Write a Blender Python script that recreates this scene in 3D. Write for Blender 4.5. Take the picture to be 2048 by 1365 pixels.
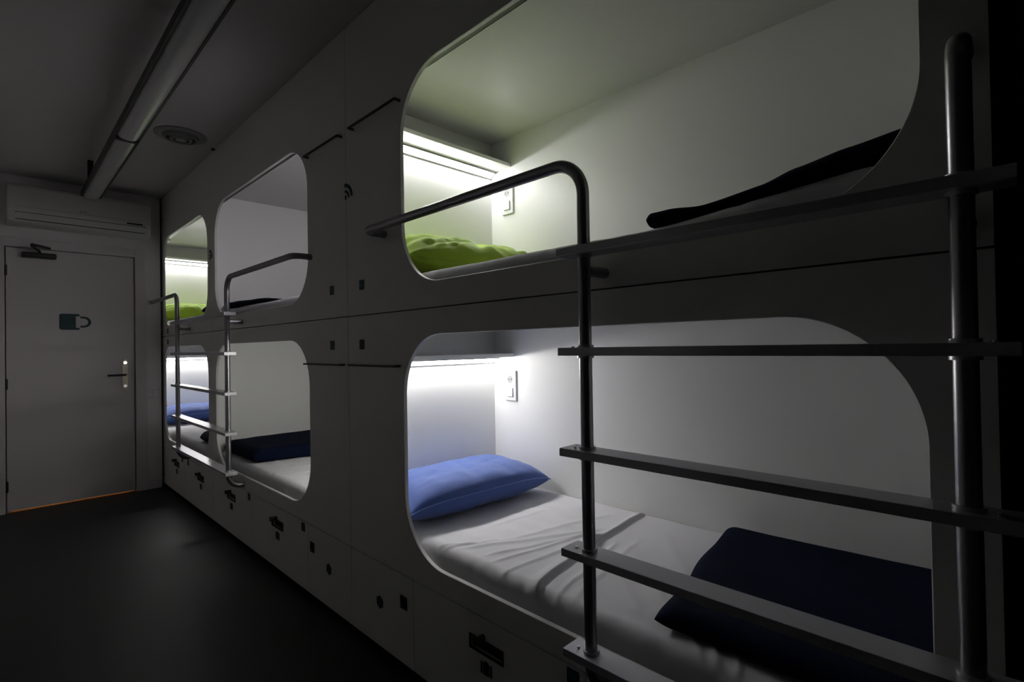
import bpy, bmesh, math, random
from mathutils import Vector, Matrix, noise

random.seed(7)
for o in list(bpy.data.objects):
    bpy.data.objects.remove(o)
S = bpy.context.scene
C = S.collection

# ------------------------------------------------------------------ camera
YAW, PITCH, ROLL = math.radians(45.2973), math.radians(.59468), math.radians(-.96258)
fw = Vector((math.sin(YAW) * math.cos(PITCH), math.cos(YAW) * math.cos(PITCH), math.sin(PITCH)))
rt = fw.cross(Vector((0, 0, 1))).normalized()
up = rt.cross(fw)
r2 = rt * math.cos(ROLL) + up * math.sin(ROLL)
u2 = -rt * math.sin(ROLL) + up * math.cos(ROLL)
cam_data = bpy.data.cameras.new('camera')
cam = bpy.data.objects.new('camera', cam_data)
C.objects.link(cam)
cam_data.sensor_width = 36
cam_data.lens = 36 * 1023.55 / 2048
cam_data.clip_start = .02
M = Matrix((r2, u2, -fw)).transposed().to_4x4()
M.translation = Vector((-1.07, 0, 1.21))
cam.matrix_world = M
S.camera = cam

# ------------------------------------------------------------------ world, exposure
w = bpy.data.worlds.new('night')
S.world = w
w.use_nodes = True
w.node_tree.nodes['Background'].inputs[0].default_value = (.02, .02, .022, 1)
w.node_tree.nodes['Background'].inputs[1].default_value = .0
S.view_settings.view_transform = 'Standard'
S.view_settings.look = 'None'
S.view_settings.gamma = 1
S.view_settings.use_curve_mapping = False
S.view_settings.exposure = 0.0

LED = 52.0            # strength of the reading light strips
HALL = 40.0            # warm lamp in the hallway behind the door

# ------------------------------------------------------------------ materials
def mat(name, col, rough=.5, metal=0.0, bump=0.0, bscale=200, var=0.0, vscale=8, spec=.5, sheen=0.0, coat=0.0):
    m = bpy.data.materials.new(name)
    m.use_nodes = True
    nt = m.node_tree
    b = nt.nodes['Principled BSDF']
    b.inputs['Base Color'].default_value = (*col, 1)
    b.inputs['Roughness'].default_value = rough
    b.inputs['Metallic'].default_value = metal
    b.inputs['Specular IOR Level'].default_value = spec
    if sheen:
        b.inputs['Sheen Weight'].default_value = sheen
        b.inputs['Sheen Roughness'].default_value = .5
    if coat:
        b.inputs['Coat Weight'].default_value = coat
        b.inputs['Coat Roughness'].default_value = .15
    tc = nt.nodes.new('ShaderNodeTexCoord')
    if bump:
        n = nt.nodes.new('ShaderNodeTexNoise')
        n.inputs['Scale'].default_value = bscale
        n.inputs['Detail'].default_value = 3
        bp = nt.nodes.new('ShaderNodeBump')
        bp.inputs['Strength'].default_value = bump
        bp.inputs['Distance'].default_value = .002
        nt.links.new(tc.outputs['Object'], n.inputs['Vector'])
        nt.links.new(n.outputs['Fac'], bp.inputs['Height'])
        nt.links.new(bp.outputs['Normal'], b.inputs['Normal'])
    if var:
        n = nt.nodes.new('ShaderNodeTexNoise')
        n.inputs['Scale'].default_value = vscale
        n.inputs['Detail'].default_value = 6
        mx = nt.nodes.new('ShaderNodeMix')
        mx.data_type = 'RGBA'
        mx.inputs[6].default_value = (*[c * (1 - var) for c in col], 1)
        mx.inputs[7].default_value = (*[min(1, c * (1 + var)) for c in col], 1)
        nt.links.new(tc.outputs['Object'], n.inputs['Vector'])
        nt.links.new(n.outputs['Fac'], mx.inputs[0])
        nt.links.new(mx.outputs[2], b.inputs['Base Color'])
    return m

def emis(name, col, strength):
    m = bpy.data.materials.new(name)
    m.use_nodes = True
    nt = m.node_tree
    nt.nodes.remove(nt.nodes['Principled BSDF'])
    e = nt.nodes.new('ShaderNodeEmission')
    e.inputs[0].default_value = (*col, 1)
    e.inputs[1].default_value = strength
    nt.links.new(e.outputs[0], nt.nodes['Material Output'].inputs[0])
    return m

MT = dict(
    laminate=mat('white_laminate', (.87, .865, .83), .42, bump=.06, bscale=350, var=.02, vscale=3),
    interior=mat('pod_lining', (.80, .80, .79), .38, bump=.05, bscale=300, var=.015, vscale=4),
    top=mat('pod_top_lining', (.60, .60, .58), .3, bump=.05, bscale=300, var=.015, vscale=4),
    edge=mat('panel_edge', (.70, .70, .68), .45, var=.03),
    wall=mat('wall_paint', (.84, .815, .81), .7, bump=.12, bscale=90, var=.03),
    ceil=mat('ceiling_paint', (.64, .62, .615), .8, bump=.1, bscale=80, var=.03),
    dark_wall=mat('dark_wall_tone', (.05, .05, .052), .8, var=.1),  # on the unseen near walls this dark tone dims the foreground
    floor=mat('grey_vinyl', (.021, .021, .023), .5, bump=.15, bscale=60, var=.2, vscale=3, spec=.35),
    plinth=mat('black_plinth', (.008, .008, .008), .7, var=.1),
    door=mat('door_paint', (.74, .71, .71), .5, bump=.05, bscale=60, var=.02),
    frame=mat('door_frame_paint', (.74, .715, .715), .45, var=.02),
    steel=mat('brushed_steel', (.32, .31, .33), .3, metal=.9, bump=.03, bscale=400, var=.05, vscale=60),
    rung=mat('grey_rung_metal', (.52, .52, .55), .30, metal=.45, bump=.03, bscale=500, var=.04, vscale=30),
    chrome=mat('chrome', (.75, .74, .72), .15, metal=1, var=.02),
    dark_metal=mat('dark_metal', (.06, .06, .058), .4, metal=.6, var=.1),
    sheet=mat('white_cotton', (.74, .73, .76), .85, bump=.25, bscale=900, var=.02, vscale=5, sheen=.2),
    blue=mat('blue_cotton', (.060, .115, .37), .8, bump=.3, bscale=700, var=.08, vscale=10, sheen=.2),
    blue_seam=mat('pale_blue_seam', (.17, .26, .60), .8, var=.03),
    green=mat('lime_cotton', (.33, .50, .022), .8, bump=.3, bscale=700, var=.08, vscale=10, sheen=.2),
    navy=mat('navy_fleece', (.0035, .007, .024), .98, bump=.8, bscale=500, var=.3, vscale=25, spec=.12),
    teal=mat('teal_vinyl', (.005, .040, .050), .5, var=.05),
    teal_pale=mat('pale_teal_vinyl', (.055, .11, .12), .5, var=.05),
    black=mat('black_plastic', (.006, .006, .006), .45, var=.1),
    white_plastic=mat('white_plastic', (.78, .78, .78), .3, var=.01),
    grey_plastic=mat('grey_plastic', (.30, .30, .30), .4, var=.03),
    ac=mat('air_conditioner_plastic', (.56, .56, .54), .4, var=.02),
    alu=mat('aluminium_profile', (.42, .42, .43), .4, metal=.5, var=.03),
    alu_dark=mat('dull_aluminium', (.28, .28, .28), .6, metal=.2, var=.03),
    nickel=mat('satin_nickel', (.36, .33, .27), .35, metal=.7, var=.05),
    diffuser=mat('opal_diffuser', (.50, .49, .50), .32, spec=1.0, coat=.15, var=.02),
    wood=mat('threshold_oak', (.55, .30, .12), .5, var=.2, vscale=40),
)
LEDM = {
    'Au': emis('led_white', (1.0, .99, .99), LED * .86),
    'Al': emis('led_white', (1.0, .985, .96), LED),
    'Bu': emis('led_cool', (1.0, .96, 1.0), LED * 1.05),
    'Bl': emis('led_neutral', (1.0, 1.0, .95), LED * 1.1),
}
HALLM = emis('hall_lamp', (1.0, .52, .2), HALL)

# ------------------------------------------------------------------ object helpers
def finish(name, bm, m, parent=None, smooth=False, bevel=0, bseg=2):
    me = bpy.data.meshes.new(name)
    bmesh.ops.recalc_face_normals(bm, faces=bm.faces)
    bm.to_mesh(me)
    bm.free()
    for mm in (m if isinstance(m, (list, tuple)) else [m]):
        me.materials.append(mm)
    if smooth:
        for p in me.polygons:
            p.use_smooth = True
    o = bpy.data.objects.new(name, me)
    C.objects.link(o)
    if parent:
        o.parent = parent
    if bevel:
        b = o.modifiers.new('bevel', 'BEVEL')
        b.width = bevel
        b.segments = bseg
        b.limit_method = 'ANGLE'
        b.angle_limit = math.radians(40)
    return o

def tag(o, label=None, cat=None, group=None, kind=None):
    if label: o['label'] = label
    if cat: o['category'] = cat
    if group: o['group'] = group
    if kind: o['kind'] = kind
    return o

def thing(name, label, cat, loc=(0, 0, 0), group=None):
    o = bpy.data.objects.new(name, None)
    C.objects.link(o)
    o.location = loc
    o.empty_display_size = .05
    return tag(o, label, cat, group)

def box(bm, a, b):
    (x0, y0, z0), (x1, y1, z1) = a, b
    vs = [bm.verts.new(p) for p in [(x0, y0, z0), (x1, y0, z0), (x1, y1, z0), (x0, y1, z0), (x0, y0, z1), (x1, y0, z1), (x1, y1, z1), (x0, y1, z1)]]
    for f in [(3, 2, 1, 0), (4, 5, 6, 7), (0, 1, 5, 4), (1, 2, 6, 5), (2, 3, 7, 6), (3, 0, 4, 7)]:
        bm.faces.new([vs[i] for i in f])

def sub(p, origin):
    return tuple(p[i] - origin[i] for i in range(3))

def boxes(name, lst, m, parent=None, bevel=0, origin=(0, 0, 0)):
    bm = bmesh.new()
    for a, b in lst:
        box(bm, sub(a, origin), sub(b, origin))
    return finish(name, bm, m, parent, bevel=bevel)

def fillet(pts, rads, n=8):
    """round the inner corners of a polyline"""
    P = [Vector(p) for p in pts]
    out = [P[0]]
    for i in range(1, len(P) - 1):
        r = rads[i - 1]
        a = (P[i - 1] - P[i]).normalized()
        b = (P[i + 1] - P[i]).normalized()
        ang = a.angle(b)
        d = r / math.tan(ang / 2)
        t0, t1 = P[i] + a * d, P[i] + b * d
        c = P[i] + (a + b).normalized() * (r / math.sin(ang / 2))
        v0, v1 = t0 - c, t1 - c
        tot = v0.angle(v1)
        for k in range(n + 1):
            s = k / n
            out.append(c + (v0 * math.sin((1 - s) * tot) + v1 * math.sin(s * tot)) / math.sin(tot))
    out.append(P[-1])
    return out

def tube(bm, pts, r, seg=20, cap=True):
    pts = [Vector(p) for p in pts]
    t = (pts[1] - pts[0]).normalized()
    n = t.orthogonal().normalized()
    rings = []
    for i, p in enumerate(pts):
        if i == 0: tt = (pts[1] - pts[0]).normalized()
        elif i == len(pts) - 1: tt = (pts[-1] - pts[-2]).normalized()
        else: tt = ((pts[i + 1] - p).normalized() + (p - pts[i - 1]).normalized()).normalized()
        n = (n - tt * n.dot(tt)).normalized()
        b = tt.cross(n)
        rings.append([bm.verts.new(p + (n * math.cos(2 * math.pi * k / seg) + b * math.sin(2 * math.pi * k / seg)) * r) for k in range(seg)])
    for a, b in zip(rings, rings[1:]):
        for k in range(seg):
            bm.faces.new((a[k], a[(k + 1) % seg], b[(k + 1) % seg], b[k]))
    if cap:
        bm.faces.new(list(reversed(rings[0])))
        bm.faces.new(rings[-1])

def autosmooth(o, deg=40):
    for p in o.data.polygons:
        p.use_smooth = True
    me = o.data
    bm = bmesh.new(); bm.from_mesh(me)
    for e in bm.edges:
        if len(e.link_faces) == 2 and e.calc_face_angle(0) > math.radians(deg):
            e.smooth = False
    bm.to_mesh(me); bm.free()
    return o

def poly_prism(bm, pts, x0, x1):
    """extrude a yz outline from x0 to x1"""
    a = [bm.verts.new((x0, y, z)) for y, z in pts]
    b = [bm.verts.new((x1, y, z)) for y, z in pts]
    bm.faces.new(a)
    bm.faces.new(list(reversed(b)))
    n = len(pts)
    for i in range(n):
        bm.faces.new((a[i], b[i], b[(i + 1) % n], a[(i + 1) % n]))

def rrect(y0, y1, z0, z1, r, n=16):
    out = []
    for cy, cz, a0 in ((y1 - r, z1 - r, 0), (y0 + r, z1 - r, 90), (y0 + r, z0 + r, 180), (y1 - r, z0 + r, 270)):
        for k in range(n + 1):
            a = math.radians(a0 + 90 * k / n)
            out.append((cy + r * math.cos(a), cz + r * math.sin(a)))
    return out

def text_mesh(s, size):
    cu = bpy.data.curves.new('t', 'FONT')
    cu.body = s
    cu.size = size
    cu.align_x = 'CENTER'
    cu.align_y = 'CENTER'
    cu.extrude = .0002
    to = bpy.data.objects.new('t', cu)
    C.objects.link(to)
    bpy.context.view_layer.update()
    me = bpy.data.meshes.new_from_object(to.evaluated_get(bpy.context.evaluated_depsgraph_get()))
    bpy.data.objects.remove(to)
    # local X -> -y , Y -> z , Z -> -x  (faces the corridor)
    R = Matrix(((0, 0, -1, 0), (-1, 0, 0, 0), (0, 1, 0, 0), (0, 0, 0, 1)))
    me.transform(R)
    return me

def text_obj(name, s, size, loc, m, parent):
    me = text_mesh(s, size)
    me.name = name
    me.materials.clear()
    me.materials.append(m)
    o = bpy.data.objects.new(name, me)
    C.objects.link(o)
    o.parent = parent
    o.location = loc
    return o

# ------------------------------------------------------------------ the room shell
YF = 5.49             # far wall with the door
ZC = 2.60
XL = -1.42
YN = -1.3
def struct(name, lst, m, bevel=0):
    o = boxes(name, lst, m, bevel=bevel)
    o['kind'] = 'structure'
    return o
struct('floor', [((XL - .1, YN - .1, -.06), (.95, 6.4, 0))], MT['floor'])
struct('ceiling', [((XL - .1, YN - .1, ZC), (.95, 6.4, ZC + .08))], MT['ceil'])
struct('wall_left', [((XL - .1, 1.05, 0), (XL, YF + .12, ZC))], MT['wall'])
struct('wall_left', [((XL - .1, YN - .1, 0), (XL, 1.05, ZC))], MT['dark_wall'])  # unseen near section, made dark to cut bounce light on the foreground
struct('wall_near', [((XL, YN - .1, 0), (.95, YN, ZC))], MT['dark_wall'])  # unseen behind the camera, also kept dark for a dimmer near end
DY0, DX0, DX1, DZ = YF, -1.012, -.212, 2.038
# far wall with a doorway
struct('wall_far', [((XL, YF, 0), (DX0 - .005, YF + .12, ZC)),
                    ((DX1 + .005, YF, 0), (-.018, YF + .12, ZC)),
                    ((DX0 - .005, YF, DZ + .005), (DX1 + .005, YF + .12, ZC))], MT['wall'])
# dark return beside the last bunk, close to the camera
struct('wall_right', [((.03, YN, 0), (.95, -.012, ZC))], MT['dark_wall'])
# skirting right of the door
o = struct('baseboard_far', [((-.112, YF - .012, 0), (-.02, YF, .072)), ((XL, YF - .012, 0), (-1.09, YF, .072))], MT['frame'], bevel=.002)
# door frame
o = struct('trim_1', [((DX0 - .07, YF - .014, 0), (DX0 - .006, YF, DZ + .075)),
                      ((DX1 + .006, YF - .014, 0), (DX1 + .085, YF, DZ + .075)),
                      ((DX0 - .006, YF - .014, DZ + .006), (DX1 + .006, YF, DZ + .075))], MT['frame'], bevel=.003)
# hallway behind the door
struct('wall_hall', [((DX0 - .4, 6.3, -.02), (DX1 + .3, 6.35, 2.3)), ((DX0 - .4, YF + .12, 2.25), (DX1 + .3, 6.3, 2.3)),
                     ((DX0 - .42, YF + .12, 0), (DX0 - .4, 6.35, 2.3)), ((DX1 + .19, YF + .12, 0), (DX1 + .2, 6.35, 2.3))], MT['wall'])
struct('trim_2', [((DX0 - .005, YF + .046, 0), (DX0 + .02, YF + .12, DZ + .005)), ((DX1 - .02, YF + .046, 0), (DX1 + .005, YF + .12, DZ + .005)),
                  ((DX0 + .02, YF + .046, DZ - .02), (DX1 - .02, YF + .12, DZ + .005))], MT['frame'])
struct('trim_2', [((DX0, YF + .002, 0), (DX1, YF + .3, .003))], MT['wood'])
hl = boxes('hall_lamp', [((-.85, 5.95, 2.2), (-.4, 6.1, 2.24))], HALLM)
tag(hl, 'warm lamp lighting the hallway behind the closed door', 'lamp')

# ------------------------------------------------------------------ the door
door = thing('door_1', None, None, (DX0, YF, 0))
door['kind'] = 'structure'
door['label'] = 'plain white room door with a teal cup sign and lever handle'
O = (DX0, YF, 0)
boxes('door_leaf', [((DX0 + .002, YF + .004, .013), (DX1 - .002, YF + .044, DZ))], MT['door'], door, .0015, O)
for z in (.16, .945, 1.82):
    h = boxes('hinge', [((DX0 - .006, YF - .006, z), (DX0 + .010, YF + .006, z + .08))], MT['dark_metal'], door, .002, O)
# handle plate with lever, cylinder and thumb turn
bm = bmesh.new()
pl = rrect(-.019, .019, -.135, .135, .018, 8)
a = [bm.verts.new((x, 0, z)) for x, z in pl]
b = [bm.verts.new((x, -.008, z)) for x, z in pl]
bm.faces.new(a); bm.faces.new(list(reversed(b)))
for i in range(len(pl)):
    bm.faces.new((a[i], b[i], b[(i + 1) % len(pl)], a[(i + 1) % len(pl)]))
hp = finish('handle_plate', bm, MT['nickel'], door)
hp.location = (-.281 - DX0, .004, 1.02)
bm = bmesh.new()
tube(bm, fillet([(0, -.008, 0), (0, -.055, 0), (-.125, -.055, 0)], [.015]), .009, 14)
lv = finish('lever', bm, MT['dark_metal'], hp, smooth=True)
for z in (.105, -.095):
    bm = bmesh.new()
    tube(bm, [(0, -.006, z), (0, -.022, z)], .013, 18)
    cy = autosmooth(finish('lock_cylinder', bm, MT['chrome'], hp))
    cy['label'] = 'bright chrome cylinder'
# door closer
bm = bmesh.new()
box(bm, (0, -.055, 0), (.205, 0, .042))
dc = finish('door_closer', bm, MT['dark_metal'], door, bevel=.012, bseg=4)
dc.location = (-.925 - DX0, .004, 1.965)
bm = bmesh.new()
tube(bm, [(.105, -.03, .040), (.105, -.03, .055), (.10, -.035, .060), (.055, -.18, .072)], .009, 10)
tube(bm, [(.055, -.18, .082), (.13, -.06, .088), (.165, -.02, .088), (.165, -.006, .088)], .009, 10)
arm = finish('closer_arm', bm, MT['dark_metal'], dc, smooth=True)
# teal cup sign
def flat_xz(name, outline_list, m, parent, loc, y=-.0012):
    bm = bmesh.new()
    for out in outline_list:
        a = [bm.verts.new((x, y, z)) for x, z in out]
        b = [bm.verts.new((x, 0, z)) for x, z in out]
        bm.faces.new(a); bm.faces.new(list(reversed(b)))
        for i in range(len(out)):
            bm.faces.new((a[i], b[i], b[(i + 1) % len(out)], a[(i + 1) % len(out)]))
    o = finish(name, bm, m, parent)
    o.location = loc
    return o
mx0, mx1, mz0, mz1 = -.705, -.578, 1.405, 1.535
body = [(x, z) for x, z in rrect(mx0, mx1, mz0, mz1, .012, 5)]
body = [(mx0 + .004, mz0 + .006), (mx0 + .012, mz0), (mx1 - .006, mz0), (mx1, mz0 + .006), (mx1, mz0 + .016), (mx1 - .024, mz0 + .018),
        (mx1 - .024, mz1 - .020), (mx1, mz1 - .018), (mx1, mz1 - .006), (mx1 - .006, mz1), (mx0 + .012, mz1), (mx0, mz1 - .008), (mx0, mz0 + .012)]
hnd = []
cx, cz = mx1 + .004, (mz0 + mz1) / 2
for k in range(13):
    a = math.radians(-90 + 180 * k / 12)
    hnd.append((cx + .020 + .050 * math.cos(a) if True else 0, cz + .046 * math.sin(a)))
hnd = [(cx, cz - .046)] + hnd + [(cx, cz + .046), (cx, cz + .030)]
for k in range(13):
    a = math.radians(90 - 180 * k / 12)
    hnd.append((cx + .018 + .032 * math.cos(a), cz + .030 * math.sin(a)))
hnd.append((cx, cz - .030))
cs = flat_xz('cup_sign', [body, hnd], MT['teal'], door, (-DX0, .004, 0))
cs['label'] = 'teal cup pictogram with a round handle'
flat_xz('sign_line', [[(mx0 + .014, mz1 - .021), (mx1 - .03, mz1 - .021), (mx1 - .03, mz1 - .017), (mx0 + .014, mz1 - .017)],
                      [(mx0 + .026, mz1 - .040), (mx1 - .062, mz1 - .040), (mx1 - .062, mz1 - .036), (mx0 + .026, mz1 - .036)]], MT['teal_pale'], cs, (0, -.0012, 0), -.0006)

# light switch right of the door
sw = thing('light_switch', 'small white double light switch on the wall between door and bunks', 'light switch', (-.085, YF, .84))
boxes('switch_plate', [((-.05, -.010, -.035), (.052, 0, .037))], MT['white_plastic'], sw, .004)
for dx in (-.024, .026):
    boxes('rocker', [((dx - .020, -.015, -.026), (dx + .020, -.009, .028))], MT['white_plastic'], sw, .002)

# ------------------------------------------------------------------ air conditioner
ac = thing('air_conditioner', 'wide white wall air conditioner above the door', 'air conditioner', (-.565, YF, 2.2))
bm = bmesh.new()
prof = [(0, 0), (-.155, 0), (-.185, .012), (-.205, .045), (-.212, .10), (-.212, .262), (-.205, .282), (-.19, .29), (0, .29)]
L = .44
a = [bm.verts.new((-L, y, z)) for y, z in prof]
b = [bm.verts.new((L, y, z)) for y, z in prof]
bm.faces.new(a); bm.faces.new(list(reversed(b)))
for i in range(len(prof)):
    bm.faces.new((a[i], b[i], b[(i + 1) % len(prof)], a[(i + 1) % len(prof)]))
body = finish('housing', bm, MT['ac'], ac, bevel=.008, bseg=3)
# front cover edge line, air outlet flap and dark slot
def strip(name, x0, x1, y0, z0, y1, z1, t, m, parent):
    bm = bmesh.new()
    n = Vector((0, z1 - z0, -(y1 - y0))).normalized()
    if n.y > 0: n = -n
    vs = []
    for x in (x0, x1):
        for yy, zz in ((y0, z0), (y1, z1)):
            vs.append(bm.verts.new((x, yy, zz)))
            vs.append(bm.verts.new((x, yy + n.y * t, zz + n.z * t)))
    bmesh.ops.convex_hull(bm, input=vs)
    return finish(name, bm, m, parent)
strip('cover_edge', -L + .04, L - .06, -.2115, .118, -.2115, .121, .0012, MT['grey_plastic'], ac)
strip('outlet_gap', -.395, .402, -.1925, .0245, -.2095, .080, .0016, MT['black'], ac)
fl = strip('outlet_flap', -.390, .397, -.1945, .0325, -.2082, .0760, .0022, MT['ac'], ac)
dsp = strip('display', .275, .385, -.2118, .088, -.2118, .101, .0015, MT['black'], ac)
bm = bmesh.new()
tube(bm, [(-.02, -.2105, .137), (-.02, -.2135, .137)], .0075, 16)
box(bm, (-.009, -.2135, .132), (.016, -.2105, .142))
lg = finish('maker_badge', bm, MT['grey_plastic'], ac)

# ------------------------------------------------------------------ ceiling things
lf = thing('linear_ceiling_light', 'long unlit grey ceiling light running above the corridor', 'ceiling light', (-.525, 0, ZC))
LX, LY0, LY1, LZ = .050, .35, 5.22, -.165
def diffuser(y0, y1):
    bm = bmesh.new()
    n = 14
    A, B = [], []
    for k in range(n + 1):
        t = -1 + 2 * k / n
        z = LZ + .026 * (1 - math.sqrt(max(0, 1 - (abs(t) ** 2.6) * .97)))
        A.append(bm.verts.new((t * LX, y0, z)))
        B.append(bm.verts.new((t * LX, y1, z)))
    for k in range(n):
        bm.faces.new((A[k], A[k + 1], B[k + 1], B[k]))
    ta = [bm.verts.new((LX, y0, LZ + .03)), bm.verts.new((-LX, y0, LZ + .03))]
    tb = [bm.verts.new((LX, y1, LZ + .03)), bm.verts.new((-LX, y1, LZ + .03))]
    bm.faces.new(A + ta); bm.faces.new(list(reversed(B + tb)))
    bm.faces.new((A[-1], ta[0], tb[0], B[-1])); bm.faces.new((A[0], B[0], tb[1], ta[1]))
    bm.faces.new((ta[0], ta[1], tb[1], tb[0]))
    return autosmooth(finish('diffuser', bm, MT['diffuser'], lf), 50)
diffuser(LY0, 3.635); diffuser(3.655, LY1)
boxes('joint_band', [((-LX - .002, 3.628, LZ - .0015), (LX + .002, 3.662, LZ + .03))], MT['dark_metal'], lf)
for s in (-1, 1):
    x0, x1 = sorted((s * (LX + .001), s * (LX + .013)))
    boxes('side_rail', [((x0, LY0, LZ + .020), (x1, LY1 + .005, LZ + .06))], MT['dark_metal'], lf, .001)
boxes('housing', [((-LX - .001, LY0, LZ + .031), (LX + .001, LY1, LZ + .058))], MT['alu'], lf)
boxes('end_cap', [((-LX - .014, LY1 + .001, LZ + .016), (LX + .014, LY1 + .008, LZ + .06))], MT['dark_metal'], lf, .002)
for y in (.9, 4.74):
    boxes('mounting_bracket', [((-.070, y - .022, LZ + .05), (-.040, y + .022, 0))], MT['black'], lf)

vt = thing('air_vent', 'round grey ceiling air vent with concentric rings beside the long light', 'air vent', (-.226, 3.79, ZC))
def ring(name, prof, m, parent, seg=48):
    bm = bmesh.new()
    R = []
    for k in range(seg):
        a = 2 * math.pi * k / seg
        R.append([bm.verts.new((r * math.cos(a), r * math.sin(a), z)) for r, z in prof])
    n = len(prof)
    for k in range(seg):
        A, B = R[k], R[(k + 1) % seg]
        for i in range(n):
            bm.faces.new((A[i], B[i], B[(i + 1) % n], A[(i + 1) % n]))
    return autosmooth(finish(name, bm, m, parent))
ring('outer_ring', [(.145, 0), (.145, -.006), (.125, -.014), (.102, -.010), (.098, 0)], MT['grey_plastic'], vt)
ring('cone_ring', [(.098, -.002), (.090, -.030), (.084, -.030), (.088, -.002)], MT['grey_plastic'], vt)
ring('cone_ring', [(.070, -.002), (.058, -.036), (.050, -.036), (.060, -.002)], MT['grey_plastic'], vt)
bm = bmesh.new()
tube(bm, [(0, 0, -.001), (0, 0, -.003)], .098, 40)
finish('throat', bm, MT['black'], vt)
bm = bmesh.new()
tube(bm, [(0, 0, -.003), (0, 0, -.034)], .030, 24)
autosmooth(finish('centre_disc', bm, MT['grey_plastic'], vt))
bm = bmesh.new()
tube(bm, [(-.012, 3.90, ZC), (-.012, 3.90, ZC - .010)], .012, 14)
tag(finish('ceiling_cap', bm, MT['black']), 'tiny dark cap on the ceiling close to the bunk front, right of the vent', 'cap')

# ------------------------------------------------------------------ bunk pods
XB = .845            # back wall inner face
PT = .015            # front panel thickness
RAD = .225
JOIN = [.022, 2.05, 4.03, 6.24]
def front_panel(parent, origin, y0, y1, z0, z1, oy0, oy1, oz0, oz1, rl, rh):
    """panel with a rounded opening, a small chamfer on the edge of the hole"""
    def loop(grow):
        n = 22
        out = []
        y_, Y_, z_, Z_ = oy0 - grow, oy1 + grow, oz0 - grow, oz1 + grow
        for cy, cz, a0, r in ((Y_ - rh - grow, Z_ - rh - grow, 0, rh + grow), (y_ + rl + grow, Z_ - rl - grow, 90, rl + grow),
                              (y_ + rl + grow, z_ + rl + grow, 180, rl + grow), (Y_ - rh - grow, z_ + rh + grow, 270, rh + grow)):
            for k in range(n + 1):
                a = math.radians(a0 + 90 * k / n)
                out.append((cy + r * math.cos(a), cz + r * math.sin(a)))
        return out
    bm = bmesh.new()
    N = 23 * 4
    def ringv(pts, x):
        return [bm.verts.new((x - origin[0], y - origin[1], z - origin[2])) for y, z in pts]
    inner_f = ringv(loop(.0015), 0)
    inner_c = ringv(loop(0), .0015)
    inner_b = ringv(loop(0), PT)
    corners = [(y1, z1), (y0, z1), (y0, z0), (y1, z0)]
    of = ringv(corners, 0); ob = ringv(corners, PT)
    mats_edge = []
    def face(vs, mi=0):
        f = bm.faces.new(vs); f.material_index = mi
    for k in range(N):
        j = (k + 1) % N
        face((inner_f[k], inner_c[k], inner_c[j], inner_f[j]), 1)
        face((inner_c[k], inner_b[k], inner_b[j], inner_c[j]), 1)
    for c in range(4):
        seg = list(range(c * 23, c * 23 + 23))
        for F, I in ((of, inner_f), (ob, inner_b)):
            for a, b in zip(seg, seg[1:]):
                face((F[c], I[a], I[b]))
            face((F[c], I[seg[-1]], I[(seg[-1] + 1) % N], F[(c + 1) % 4]))
        face((of[c], ob[c], ob[(c + 1) % 4], of[(c + 1) % 4]))
    o = finish('front_panel', bm, [MT['laminate'], MT['edge']], parent)
    return o

def led_shelf(parent, origin, yh, sgn, zb, ledm):
    """shelf at the head end; sgn -1: head wall on the +y side"""
    y_edge = yh + sgn * .152
    sh = boxes('shelf', [((.022, min(yh, y_edge), zb), (XB - .001, max(yh, y_edge), zb + .019))], MT['interior'], parent, .0015, origin)
    # aluminium channel with the lit strip in the corner under the shelf
    def prof_obj(name, prof, m, par, x0, x1):
        bm = bmesh.new()
        poly_prism(bm, [(yh + sgn * a - origin[1], zb + b - origin[2]) for a, b in prof], x0, x1)
        return finish(name, bm, m, par)
    ch = prof_obj('light_channel', [(.001, -.001), (.041, -.001), (.041, -.0095), (.0365, -.0095), (.036, -.0065), (.008, -.0255), (.008, -.031), (.001, -.031)], MT['alu_dark'], sh, .03, XB - .002)
    st = prof_obj('light_strip', [(.0358, -.0072), (.0358, -.0088), (.0088, -.0275), (.0088, -.0258)], ledm, sh, .034, XB - .012)
    st['label'] = 'glowing white light strip'
    return sh

def socket(parent, origin, yc, sgn, z0):
    p = boxes('socket_plate', [((XB - .011, yc - .041, z0), (XB, yc + .041, z0 + .158))], MT['white_plastic'], parent, .003, origin)
    # dark rebate the plate sits on
    bm = bmesh.new()
    c = (XB - .011 - origin[0], yc - origin[1], z0 + .112 - origin[2])
    prof = [(.0, -.0004), (.021, -.0004), (.023, -.0016), (.0255, -.0016), (.0265, 0), (.0265, .001), (0, .001)]
    seg = 32
    R = [[bm.verts.new((c[0] + x, c[1] + r * math.cos(2 * math.pi * k / seg), c[2] + r * math.sin(2 * math.pi * k / seg))) for r, x in prof[1:6]] for k in range(seg)]
    for k in range(seg):
        A, B = R[k], R[(k + 1) % seg]
        for i in range(4):
            bm.faces.new((A[i], B[i], B[i + 1], A[i + 1]))
    bm.faces.new([r[0] for r in R])
    finish('socket_ring', bm, MT['white_plastic'], p, smooth=False)
    bm = bmesh.new()
    tube(bm, [(c[0] - .0006, c[1], c[2]), (c[0] - .0002, c[1], c[2])], .020, 28)
    finish('socket_well', bm, MT['grey_plastic'], p)
    bm = bmesh.new()
    for dy in (-.0095, .0095):
        tube(bm, [(c[0] - .0012, c[1] + dy, c[2]), (c[0] - .0005, c[1] + dy, c[2])], .003, 10)
    finish('socket_hole', bm, MT['black'], p)
    boxes('rocker', [((XB - .018, yc - .022, z0 + .022), (XB - .0108, yc + .022, z0 + .068))], MT['white_plastic'], p, .0015, origin)
    return p

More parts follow.
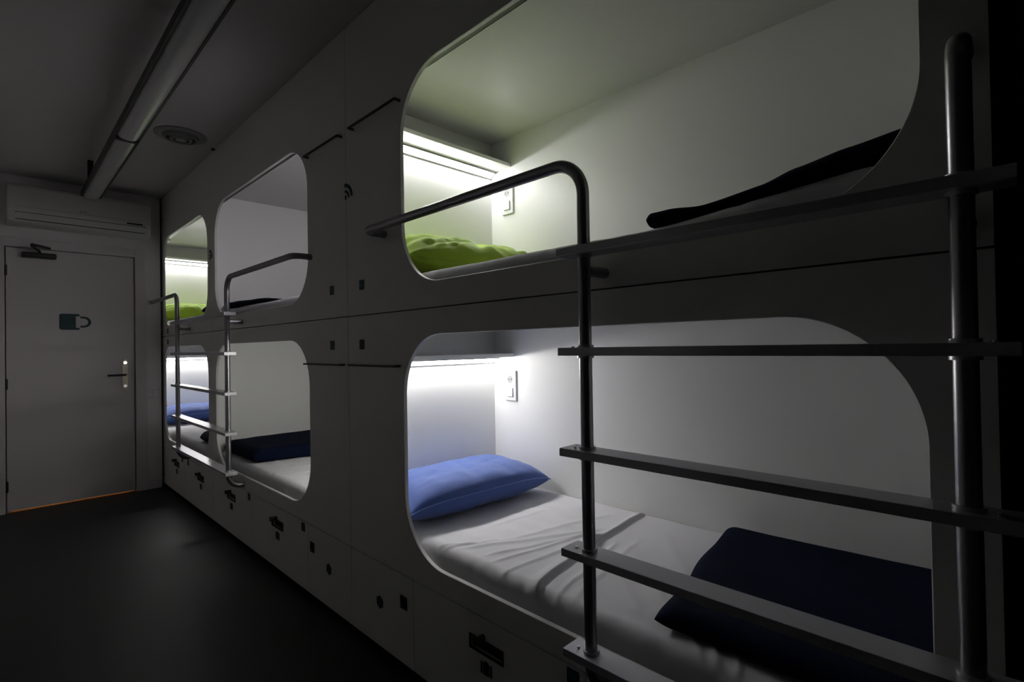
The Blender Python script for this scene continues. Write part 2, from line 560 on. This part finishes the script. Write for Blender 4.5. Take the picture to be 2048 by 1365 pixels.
def number_sign(parent, origin, s, y, z):
    h = .0205
    bm = bmesh.new()
    poly_prism(bm, [(a - origin[1], b - origin[2]) for a, b in rrect(y - h, y + h, z - h, z + h, .004, 4)], -.001 - origin[0], 0 - origin[0])
    o = finish('number_sign', bm, MT['teal'], parent)
    o['label'] = 'small teal square reading ' + s
    text_obj('digits', s, .034, (-.0013 - origin[0], y - origin[1], z - origin[2]), MT['teal_pale'], o)
    return o

def pod(label, y0, y1, zlo, oy0, oy1, head, led, num, num_pos, rl=.225, rh=.225, upper=False):
    """head +1: head wall at the high y side"""
    if upper: pz0, pz1, oz0, oz1, iz0, iz1, shz, sz = 1.3515, 2.598, 1.443, 2.223, 1.385, 2.312, 2.155, 1.908
    else: pz0, pz1, oz0, oz1, iz0, iz1, shz, sz = .3635, 1.3475, .441, 1.258, .385, 1.322, 1.155, .925
    origin = (0, (y0 + y1) / 2, pz0)
    t = thing('bunk_pod', label, 'bunk pod', origin, 'sleeping pods along the wall')
    front_panel(t, origin, y0 + .0015, y1 - .0015, pz0, pz1, oy0, oy1, oz0, oz1, rl, rh)
    yi0, yi1 = y0 + .016, y1 - .016
    boxes('back_lining', [((XB, yi0 - .005, iz0 - .015), (XB + .016, yi1 + .005, iz1 + .015))], MT['interior'], t, 0, origin)
    boxes('side_lining', [((PT, y0 + .002, iz0 - .015), (XB + .016, yi0, iz1 + .015))], MT['interior'], t, 0, origin)
    boxes('side_lining', [((PT, yi1, iz0 - .015), (XB + .016, y1 - .002, iz1 + .015))], MT['interior'], t, 0, origin)
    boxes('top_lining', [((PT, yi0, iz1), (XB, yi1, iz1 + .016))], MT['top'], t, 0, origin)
    boxes('bed_base', [((PT, yi0, iz0 - .016), (XB, yi1, iz0))], MT['interior'], t, 0, origin)
    yh = yi1 if head > 0 else yi0
    led_shelf(t, origin, yh, -head, shz, led)
    socket(t, origin, yh - head * .13, -head, sz)
    if upper:
        tr = boxes('curtain_track', [((PT + .001, oy0 + .06, oz1 + .004), (PT + .020, oy1 - .06, oz1 + .03))], MT['dark_metal'], t, 0, origin)
        boxes('track_lip', [((PT + .020, oy0 + .06, oz1 + .003), (PT + .024, oy1 - .06, oz1 + .03))], MT['white_plastic'], tr, 0, origin)
    number_sign(t, origin, num, *num_pos)
    return t
OA, OB, OC = (.108, 1.632), (2.443, 3.935), (4.108, 5.462)
A0, A1, B1, C1 = JOIN
pod('nearest upper bunk pod with a green pillow at its far end', A0, A1, 0, *OA, 1, LEDM['Au'], '06', (1.928, 1.475), upper=True)
pod('nearest lower bunk pod with a blue pillow and white sheet', A0, A1, 0, *OA, 1, LEDM['Al'], '05', (1.933, 1.228))
pod('middle upper bunk pod showing only a dark blanket edge', A1, B1, 0, *OB, -1, LEDM['Bu'], '04', (2.196, 1.476), upper=True)
pod('middle lower bunk pod with a dark blanket at its far end', A1, B1, 0, *OB, -1, LEDM['Bl'], '03', (2.197, 1.228))
pod('farthest upper bunk pod next to the door wall, green pillow inside', B1, C1, 0, *OC, 1, LEDM['Au'], '02', (5.315, 1.395), upper=True, rh=.2)
pod('farthest lower bunk pod next to the door wall, blue pillow inside', B1, C1, 0, *OC, 1, LEDM['Al'], '01', (5.315, 1.300), rh=.2)

# plinth under the fronts
struct('trim_3', [((.045, .022, 0), (.06, 6.2, .05))], MT['plinth'])

# wifi stickers over the joints
def wifi(y, z, label):
    t = bmesh.new()
    def arc(r0, r1, a0=0, a1=90, n=14):
        pts = []
        for k in range(n + 1):
            a = math.radians(a0 + (a1 - a0) * k / n)
            pts.append((-r1 * math.cos(a) * 1.0, r1 * math.sin(a)))
        for k in range(n + 1):
            a = math.radians(a1 - (a1 - a0) * k / n)
            pts.append((-r0 * math.cos(a), r0 * math.sin(a)))
        poly_prism(t, pts, -.0012, -.0002)
    arc(.052, .068, 5, 92)
    arc(.028, .040, 5, 92)
    poly_prism(t, rrect(-.015, .001, -.002, .018, .006, 5), -.0012, -.0002)
    o = finish('wireless_sign', t, MT['teal'])
    o.location = (0, y, z)
    return tag(o, label, 'sign', 'teal wireless signs on the bunk fronts')
wifi(2.062, 1.858, 'teal wireless symbol above the signs reading 04 and 06')
wifi(4.052, 1.858, 'small teal wireless symbol between the two farther upper openings')

# ------------------------------------------------------------------ storage under the lower bunks
def luggage_icon(parent, y, z, origin):
    bm = bmesh.new()
    for a0, a1 in ((-.026, -.0185), (-.0145, .0145), (.0185, .026)):
        poly_prism(bm, [(y + p - origin[1], z + q - origin[2]) for p, q in rrect(a0, a1, -.019, .019, .002, 3)], -.0012, -.0002)
    poly_prism(bm, [(y + p - origin[1], z + q - origin[2]) for p, q in ((-.008, .019), (.008, .019), (.008, .024), (-.008, .024))], -.0012, -.0002)
    o = finish('luggage_sign', bm, MT['teal'], parent)
    o['label'] = 'teal suitcase pictogram'

def drawer(y0, y1, yh, digits, label, ysq=None):
    origin = (0, (y0 + y1) / 2, .03)
    t = thing('storage_locker', label, 'locker', origin, 'lockers under the lower bunks')
    # front with a slot cut out around the pull
    h0, h1, hz0, hz1 = yh - .078, yh + .078, .248, .292
    z0, z1 = .030, .3605
    a, b = y0 + .0015, y1 - .0015
    boxes('drawer_front', [((0, a, z0), (.018, b, hz0)), ((0, a, hz1), (.018, b, z1)),
                           ((0, a, hz0), (.018, h0, hz1)), ((0, h1, hz0), (.018, b, hz1))], MT['laminate'], t, 0, origin)
    boxes('drawer_body', [((.05, a + .01, .06), (.7, b - .01, .30))], MT['grey_plastic'], t, 0, origin)
    p = boxes('pull_recess', [((.016, h0, hz0), (.03, h1, hz1))], MT['black'], t, 0, origin)
    boxes('pull_lip', [((-.003, h0, hz0 - .001), (.004, h1, hz0 + .003)), ((-.003, h0, hz1 - .003), (.004, h1, hz1 + .001)),
                       ((-.003, h0, hz0), (.004, h0 + .003, hz1)), ((-.003, h1 - .003, hz0), (.004, h1, hz1))], MT['black'], p, 0, origin)
    bm = bmesh.new()
    c = Vector((0, yh + .012 - origin[1], .302 - origin[2]))
    tube(bm, [c, c + Vector((-.030, 0, 0))], .0095, 16)
    tube(bm, [c + Vector((-.030, 0, 0)), c + Vector((-.034, 0, 0))], .013, 16)
    autosmooth(finish('lock_knob', bm, MT['dark_metal'], t))
    luggage_icon(t, yh, .206, origin)
    y = ysq if ysq else y0 + .065
    number_sign(t, origin, digits, y, .333)
    return t
def cupboard(y0, y1, yhex, ylock, label):
    origin = (0, (y0 + y1) / 2, .03)
    t = thing('storage_cupboard', label, 'cupboard', origin, 'narrow cupboards under the bunk joint')
    a, b = y0 + .0015, y1 - .0015
    boxes('cupboard_door', [((0, a, .03), (.018, b, .3605))], MT['laminate'], t, 0, origin)
    boxes('cupboard_body', [((.05, a + .01, .06), (.7, b - .01, .30))], MT['grey_plastic'], t, 0, origin)
    bm = bmesh.new()
    poly_prism(bm, [(yhex + .027 * math.cos(math.radians(60 * k + 30)) - origin[1], .204 + .027 * math.sin(math.radians(60 * k + 30)) - origin[2]) for k in range(6)], -.0012, -.0002)
    o = finish('hexagon_sign', bm, MT['teal'], t)
    o['label'] = 'teal hexagon'
    l = boxes('lock_plate', [((-.004, ylock - .021, .236), (0, ylock + .021, .284))], MT['black'], t, .001, origin)
    bm = bmesh.new()
    c = Vector((-.004, ylock - origin[1], .26 - origin[2]))
    tube(bm, [c, c + Vector((-.006, 0, 0))], .009, 16)
    autosmooth(finish('lock_cylinder', bm, MT['dark_metal'], l))
drawer(A0, .812, .42, '05', 'drawer at the near end, mostly below the frame')
drawer(.812, 1.587, 1.195, '06', 'drawer under the nearest lower bunk, left of the ladder foot', .853)
cupboard(1.587, A1, 1.82, 1.649, 'cupboard front left of the nearest pulled drawer, lock at its right')
cupboard(A1, 2.48, 2.261, 2.432, 'cupboard front farther from the camera, lock at its left')
drawer(2.48, 3.24, 2.865, '04', 'drawer right of the far ladder, beside the cupboards', 2.535)
drawer(3.24, B1, 3.632, '03', 'drawer below the foot of the far ladder', 3.302)
drawer(B1, 4.79, 4.33, '02', 'drawer under the far ladder, second from the door wall', 4.68)
drawer(4.79, 5.60, 5.04, '01', 'farthest drawer, next to the door wall', 4.86)

# ------------------------------------------------------------------ towel bars
def towel_bar(y0, y1, z, label):
    bm = bmesh.new()
    x = -.024
    box(bm, (x - .003, y0, -.004), (x + .003, y1, .004))
    box(bm, (x - .003, y0, -.004), (0, y0 + .006, .004))
    box(bm, (x - .003, y1 - .006, -.004), (0, y1, .004))
    bmesh.ops.translate(bm, verts=bm.verts, vec=(0, -(y0 + y1) / 2, 0))
    t = thing('towel_bar', label, 'towel bar', (0, (y0 + y1) / 2, z), 'thin towel bars beside the joint')
    bmesh.ops.delete(bm, geom=bm.verts, context='VERTS')
    yc = (y0 + y1) / 2
    box(bm, (x - .003, y0 - yc, -.004), (x + .003, y1 - yc, .004))
    finish('bar', bm, MT['dark_metal'], t)
    for s, yy in ((1, y0 - yc), (-1, y1 - yc)):
        boxes('bar_end', [((x + .003, min(yy, yy + s * .007), -.004), (0, max(yy, yy + s * .007), .004))], MT['dark_metal'], t)
    return t
towel_bar(1.625, 1.985, 2.137, 'upper thin metal bar nearest the big green-pillow opening')
towel_bar(2.080, 2.425, 2.137, 'upper thin metal bar beside the middle upper opening')
towel_bar(1.650, 2.010, 1.142, 'lower thin metal bar nearest the blue-pillow opening')
towel_bar(2.080, 2.450, 1.142, 'lower thin metal bar beside the middle lower opening')

# ------------------------------------------------------------------ ladders
XP = -.085
PR = .0150
RZ = [.478, .716, .955, 1.195, 1.433]
def ladder(label, yn, yf, near_rail, far_rail):
    """yn: pole nearer the camera, yf: farther pole; rails: y where the top rail meets the panel or wall"""
    t = thing('ladder', label, 'ladder', (0, (yn + yf) / 2, .39), 'ladders on the bunk fronts')
    oy, oz = (yn + yf) / 2, .39
    for y, rail in ((yn, near_rail), (yf, far_rail)):
        pts = [(0, y, .392), (XP, y, .392), (XP, y, 1.654)]
        rads = [.070]
        if rail[0] == 'in':
            pts += [(0, y, 1.654)]
            rads += [.045]
        elif rail[0] == 'panel':
            pts += [(XP, rail[1], 1.654), (0, rail[1], 1.654)]
            rads += [.085 if abs(rail[1] - y) > 0 else .05, .040]
        else:
            pts += [(XP, rail[1], 1.654)]
            rads += [.065]
        bm = bmesh.new()
        tube(bm, [Vector(p) - Vector((0, oy, oz)) for p in fillet(pts, rads, 12)], PR, 24)
        pole = autosmooth(finish('pole', bm, MT['steel'], t), 60)
        bm = bmesh.new()
        tube(bm, [(XP + .012, y - oy, 1.388 - oz), (0, y - oy, 1.388 - oz)], .0135, 18)
        autosmooth(finish('standoff', bm, MT['steel'], pole), 60)
    for z in RZ:
        lo, hi = min(yn, yf) - .058, max(yn, yf) + .058
        r = boxes('rung', [((-.119, lo - oy, z - .0095 - oz), (-.053, hi - oy, z + .0095 - oz))], MT['rung'], t, .0012)
        for y, s in ((yn, 1), (yf, 1)):
            bm = bmesh.new()
            for zz, d in ((z + .0095, 1), (z - .0095, -1)):
                tube(bm, [(XP, y - oy, zz - oz), (XP, y - oy, zz + d * .006 - oz)], .0195, 20)
            autosmooth(finish('weld_collar', bm, MT['rung'], r))
        for y, sg in ((max(yn, yf), 1), (min(yn, yf), -1)):
            bm = bmesh.new()
            tube(bm, [(-.092, y + sg * .032 - oy, z + .0095 - oz), (-.092, y + sg * .032 - oy, z + .0125 - oz)], .0042, 12)
            finish('bolt', bm, MT['chrome'], r)
    return t
ladder('near dark ladder with five flat rungs and a long arched rail', .055, .730, ('in',), ('panel', 1.748))
ladder('far grey ladder bridging the two farther bunk openings', 3.390, 4.590, ('panel', 2.408), ('wall', YF))

# ------------------------------------------------------------------ bedding
def nz(x, y, z=0, s=1.0):
    return noise.noise(Vector((x * s, y * s, z * s)))

def ridge(d, wdt):
    return math.exp(-(d / wdt) ** 2)

def mattress(name, label, y0, y1, ztop, zbase, seed, near_rise=None, folds=()):
    """box with rounded top edges, sheet wrinkles in the mesh"""
    x0, x1 = .034, XB - .002
    nx, ny = 130, 380
    t = Vector((0, (y0 + y1) / 2, zbase))
    bm = bmesh.new()
    R = .038
    rows = []
    # profile across x: start at the bottom front, up, round, flat, down to the wall
    prof = [(x0 + .010, zbase), (x0 + .002, zbase + .035)]
    for k in range(9):
        a = math.radians(180 - 90 * k / 8)
        prof.append((x0 + R + R * math.cos(a), ztop - R + R * math.sin(a)))
    for k in range(1, nx):
        prof.append((x0 + R + (x1 - x0 - R - .012) * k / nx, ztop))
    prof += [(x1 - .004, ztop - .004), (x1, ztop - .014), (x1, zbase)]
    for j in range(ny + 1):
        y = y0 + (y1 - y0) * j / ny
        row = []
        for (x, z) in prof:
            zz, xx = z, x
            f = max(0, min(1, (z - zbase - .03) / .05))
            if f > 0:
                h = .004 * nz(x * 2, y * 2, seed, 2.2) + .0022 * nz(x * 9, y * 3, seed + 5, 1.5)
                h += .002 * abs(nz(x * 3 + y * 1.5, y * 14, seed + 9, 1.2))
                for fd in folds:
                    (fx0, fy0), (fx1, fy1), amp, wd = fd
                    dx, dy = fx1 - fx0, fy1 - fy0
                    LL = math.hypot(dx, dy)
                    s = ((x - fx0) * dx + (y - fy0) * dy) / LL ** 2
                    d = ((x - fx0) * dy - (y - fy0) * dx) / LL + .012 * nz(x * 4, y * 4, seed + 3, 1.0)
                    e = max(0, min(1, s / .12)) * max(0, min(1, (1 - s) / .12)) if -.0 < s < 1 else 0
                    if amp < .012: h += amp * .8 * e * ridge(d, wd * (.8 if d > 0 else 1.3))
                    elif d > 0: h += amp * e * ridge(d, wd * .50)
                    else: h += amp * e * ridge(d, wd * 2.4)
                if near_rise:
                    h += near_rise(x, y) * f
                if x < x0 + R:
                    # sheet creases hanging over the front edge
                    xx = x + .003 * nz(y * 22, z * 4, seed + 2, 1.0)
                zz = z + h * f
            row.append(bm.verts.new((xx - t.x, y - t.y, zz - t.z)))
        rows.append(row)
    for a, b in zip(rows, rows[1:]):
        for k in range(len(a) - 1):
            bm.faces.new((a[k], a[k + 1], b[k + 1], b[k]))
    bm.faces.new(rows[0]); bm.faces.new(list(reversed(rows[-1])))
    n = len(rows[0])
    for a, b in zip(rows, rows[1:]):
        bm.faces.new((a[-1], a[0], b[0], b[-1]))
    o = finish(name, bm, MT['sheet'], smooth=True)
    o.location = t
    return tag(o, label, 'mattress', 'mattresses under white sheets')

def rise(x, y):
    # the bed end nearest the camera is propped a little higher
    s = max(0, min(1, (.66 - y) / .50))
    return .037 * s * s * (3 - 2 * s)
foldsA = [((-.02, 1.00), (.52, 1.118), .015, .012), ((.34, 1.085), (.86, 1.13), .014, .011),
          ((.06, 1.42), (.62, 1.12), .006, .016), ((.08, 1.30), (.50, 1.16), .005, .010), ((.0, 1.16), (.42, 1.13), .006, .012),
          ((.20, 1.36), (.75, 1.22), .005, .014), ((.02, .93), (.52, 1.04), .005, .010), ((.02, .88), (.60, 1.00), .004, .012), ((.06, 1.24), (.56, 1.15), .005, .008),
          ((.04, 1.50), (.16, 1.38), .006, .010), ((.04, 1.46), (.24, 1.36), .005, .008), ((.18, .66), (.50, 1.00), .004, .026),
          ((.10, .70), (.36, .98), .0045, .022), ((.40, .72), (.70, .98), .003, .024), ((.3, 1.50), (.62, 1.45), .004, .010),
          ((.04, .48), (.16, .56), .008, .008), ((.04, .44), (.18, .50), .007, .008), ((.04, .52), (.14, .60), .006, .008)]
mattress('mattress', 'mattress under a rumpled white sheet in the nearest lower bunk', A0 + .03, A1 - .03, .500, .386, 1.0, None, foldsA)
mattress('mattress', 'white sheeted mattress edge in the nearest upper bunk', A0 + .03, A1 - .03, 1.492, 1.386, 5.0, rise)
foldsB = [((.05, 2.7 + .09 * k), (.6, 2.62 + .1 * k), .004, .009) for k in range(8)]
mattress('mattress', 'white sheeted mattress in the middle lower bunk', A1 + .03, B1 - .03, .500, .386, 9.0, None, foldsB)
mattress('mattress', 'white sheeted mattress edge in the middle upper bunk', A1 + .03, B1 - .03, 1.498, 1.386, 12.0)
mattress('mattress', 'white sheeted mattress in the farthest lower bunk', B1 + .03, C1 - .03, .500, .386, 15.0, None,
         [((.05, 4.7), (.5, 5.0), .008, .012), ((.1, 4.6), (.6, 4.85), .007, .012)])
mattress('mattress', 'white sheeted mattress edge in the farthest upper bunk', B1 + .03, C1 - .03, 1.498, 1.386, 19.0)

def pillow(name, label, loc, rot, LX_, LY_, H, m, seed, wr=1.0, piping=True, creases=(), tilt=False, droop=.0):
    n = 64
    bm = bmesh.new()
    def pt(u, v, side):
        # outline: rounded rectangle with pinched corners
        bul = 1 - .055 * (abs(v) ** 2.0) * 1.0
        x = u * LX_ / 2 * (1 - .05 * (1 - v * v)) * 1.0
        y = v * LY_ / 2 * (1 - .07 * (1 - u * u) * 0) * (1 - .10 * (abs(u) ** 5))
        prof = max(0, 1 - abs(u) ** 4.5) ** .5 * max(0, 1 - abs(v) ** 3.2) ** .5
        h = prof * H / 2
        e = prof ** .5
        wv = .010 * nz(u * 2.2, v * 1.8, seed + side * 3, 1.1) + .006 * nz(u * 6, v * 3, seed + side, 1.2)
        wv += wr * .007 * (abs(nz(u * 5 + v * 2.5, v * 6 - u * 2, seed + 7 + side, 1.0)) - .25)
        # tension creases running in from the ends
        wv += wr * .006 * (abs(u) ** 1.5) * math.sin(v * 16 + 3 * nz(u * 2, v * 3, seed)) * (1 - abs(v) ** 4)
        for cu, cv, du, dv, amp, wd in creases:
            L_ = math.hypot(du, dv)
            s = ((u - cu) * du + (v - cv) * dv) / L_ ** 2
            d = ((u - cu) * dv - (v - cv) * du) / L_ + .03 * nz(u * 5, v * 5, seed + 1)
            if 0 < s < 1:
                wv -= amp * ridge(d, wd) * math.sin(math.pi * s) ** .6
        z = side * (h + wv * e)
        z = z * (.68 if side > 0 else 1.02) if tilt else z * (1 if side > 0 else .85)
        z -= droop * (abs(u) ** 5)
        return Vector((x, y, z))
    top = [[bm.verts.new(pt(-1 + 2 * i / n, -1 + 2 * j / n, 1)) for j in range(n + 1)] for i in range(n + 1)]
    bot = [[(top[i][j] if i in (0, n) or j in (0, n) else bm.verts.new(pt(-1 + 2 * i / n, -1 + 2 * j / n, -1))) for j in range(n + 1)] for i in range(n + 1)]
    for G in (top, bot):
        for i in range(n):
            for j in range(n):
                bm.faces.new((G[i][j], G[i + 1][j], G[i + 1][j + 1], G[i][j + 1]))
    edge = [top[i][0].co.copy() for i in range(n + 1)] + [top[n][j].co.copy() for j in range(1, n + 1)] + \
           [top[i][n].co.copy() for i in range(n - 1, -1, -1)] + [top[0][j].co.copy() for j in range(n - 1, 0, -1)]
    o = finish(name, bm, m, smooth=True)
    o.location = loc
    o.rotation_euler = rot
    if piping:
        bm = bmesh.new()
        tube(bm, edge + [edge[0]], .0030, 6, cap=False)
        finish('seam', bm, MT['blue_seam'] if m is MT['blue'] else m, o, smooth=True)
    return tag(o, label, 'pillow')
CR = [(-.1, -.9, .1, 1.3, .012, .07), (.15, -.2, .5, .35, .008, .06), (-.7, -.4, .35, .5, .008, .06), (.4, -.9, -.05, .7, .006, .05)]
p1 = pillow('pillow', 'blue pillow on the white sheet of the nearest lower bunk', (.428, 1.812, .608), (math.radians(2), 0, math.radians(-3)), .785, .39, .20, MT['blue'], 3.0, .30, creases=CR, tilt=True, droop=.035)
p2 = pillow('pillow', 'lime green pillow in the nearest upper bunk', (.436, 1.800, 1.586), (math.radians(9), 0, math.radians(-2)), .81, .42, .215, MT['green'], 8.0, 1.7,
            creases=[(-.2, -1, .5, 1.2, .022, .09), (.3, -1, -.4, .9, .020, .08), (-.8, -.8, .6, .3, .016, .07), (.5, -.7, .4, .8, .014, .07)])
p3 = pillow('pillow', 'blue pillow in the farthest lower bunk', (.430, 5.97, .608), (math.radians(3), 0, 0), .79, .41, .20, MT['blue'], 13.0, .5, creases=CR, tilt=True, droop=.035)
p4 = pillow('pillow', 'lime green pillow in the farthest upper bunk', (.430, 5.96, 1.586), (math.radians(8), 0, 0), .80, .42, .215, MT['green'], 17.0, 1.4,
            creases=[(-.2, -1, .5, 1.2, .02, .09), (.3, -1, -.4, .9, .018, .08)])
for p in (p1, p3): p['group'] = 'blue pillows in the lower bunks'
for p in (p2, p4): p['group'] = 'lime green pillows in the upper bunks'

def blanket(name, label, corners, zb, th, seed, topf=None, botf=None, n=70, rr=.075, low=.32):
    """folded fleece: corners a,b,c,d as (x,y): front-far, back-far, back-near, front-near"""
    bm = bmesh.new()
    a, b, c, d = [Vector((p[0], p[1])) for p in corners]
    cen = (a + b + c + d) / 4
    def pos(u, v):
        p = a * (1 - u) * (1 - v) + b * u * (1 - v) + c * u * v + d * (1 - u) * v
        return p
    def edge_f(u, v):
        e = min(u, 1 - u, v, 1 - v)
        return e
    rows_t, rows_b = [], []
    for i in range(n + 1):
        rt_, rb_ = [], []
        for j in range(n + 1):
            u, v = i / n, j / n
            # denser towards the edges
            u = .5 - .5 * math.cos(math.pi * u); v = .5 - .5 * math.cos(math.pi * v)
            p = pos(u, v)
            wob = .022 * nz(p.x * 3, p.y * 3, seed, 1.6)
            du = min(u, 1 - u); dv = min(v, 1 - v)
            fu = math.sqrt(max(0, 1 - (1 - min(1, du / rr)) ** 2)); fv = math.sqrt(max(0, 1 - (1 - min(1, dv / rr)) ** 2))
            f = fu * fv
            tz = zb(p.x, p.y)
            thk = th(p.x, p.y)
            mid = tz + thk * low
            ed = Vector((wob * (1 - f), wob * (1 - f)))
            top = mid + thk * (1 - low) * f + .004 * nz(p.x * 5, p.y * 5, seed + 2, 1.5) * f
            bot = mid - thk * low * f
            rt_.append(bm.verts.new((p.x + ed.x, p.y + ed.y, top)))
            if i in (0, n) or j in (0, n): rb_.append(rt_[-1])
            else: rb_.append(bm.verts.new((p.x + ed.x, p.y + ed.y, bot)))
        rows_t.append(rt_); rows_b.append(rb_)
    for G in (rows_t, rows_b):
        for i in range(n):
            for j in range(n):
                bm.faces.new((G[i][j], G[i + 1][j], G[i + 1][j + 1], G[i][j + 1]))
    z0 = min(v.co.z for v in bm.verts)
    bmesh.ops.translate(bm, verts=bm.verts, vec=(-cen.x, -cen.y, -z0))
    o = finish(name, bm, MT['navy'], smooth=True)
    o.location = (cen.x, cen.y, z0)
    return tag(o, label, 'blanket', 'folded navy fleece blankets')
flat = lambda z: (lambda x, y: z)
def lerp_tab(tab):
    def f(x, y):
        if y <= tab[0][0]: return tab[0][1]
        for (p, q), (r, s) in zip(tab, tab[1:]):
            if y <= r:
                t = (y - p) / (r - p); t = t * t * (3 - 2 * t)
                return q + (s - q) * t
        return tab[-1][1]
    return f
blanket('blanket', 'folded navy blanket on the white sheet of the nearest lower bunk', [(.074, .650), (.800, .770), (.825, .09), (.085, .09)], flat(.504), flat(.058), 3)
blanket('blanket', 'dark navy blanket lying along the nearest upper bunk', [(.06, .650), (.80, .66), (.80, .10), (.05, .10)],
        lambda x, y: 1.497 + rise(x, y), lerp_tab([(.10, .055), (.22, .044), (.31, .036), (.38, .024), (.50, .020), (.60, .034), (.66, .036)]), 7, rr=.022, low=.45)
blanket('blanket', 'thick dark blanket folded at the far end of the middle lower bunk', [(.055, 3.97), (.80, 3.96), (.78, 3.24), (.06, 3.40)], flat(.504), flat(.085), 11)
blanket('blanket', 'thin dark blanket edge behind the rail of the middle upper bunk', [(.05, 3.96), (.70, 3.96), (.66, 3.30), (.06, 3.05)], flat(1.502), lerp_tab([(3.0, .012), (3.4, .035), (3.9, .05)]), 13)
blanket('blanket', 'dark blanket end showing in the farthest lower bunk', [(.065, 4.62), (.80, 4.66), (.80, 4.08), (.065, 4.08)], flat(.505), flat(.075), 17)
blanket('blanket', 'dark blanket corner in the farthest upper bunk', [(.05, 4.46), (.80, 4.5), (.80, 4.08), (.05, 4.08)], flat(1.502), flat(.06), 19)
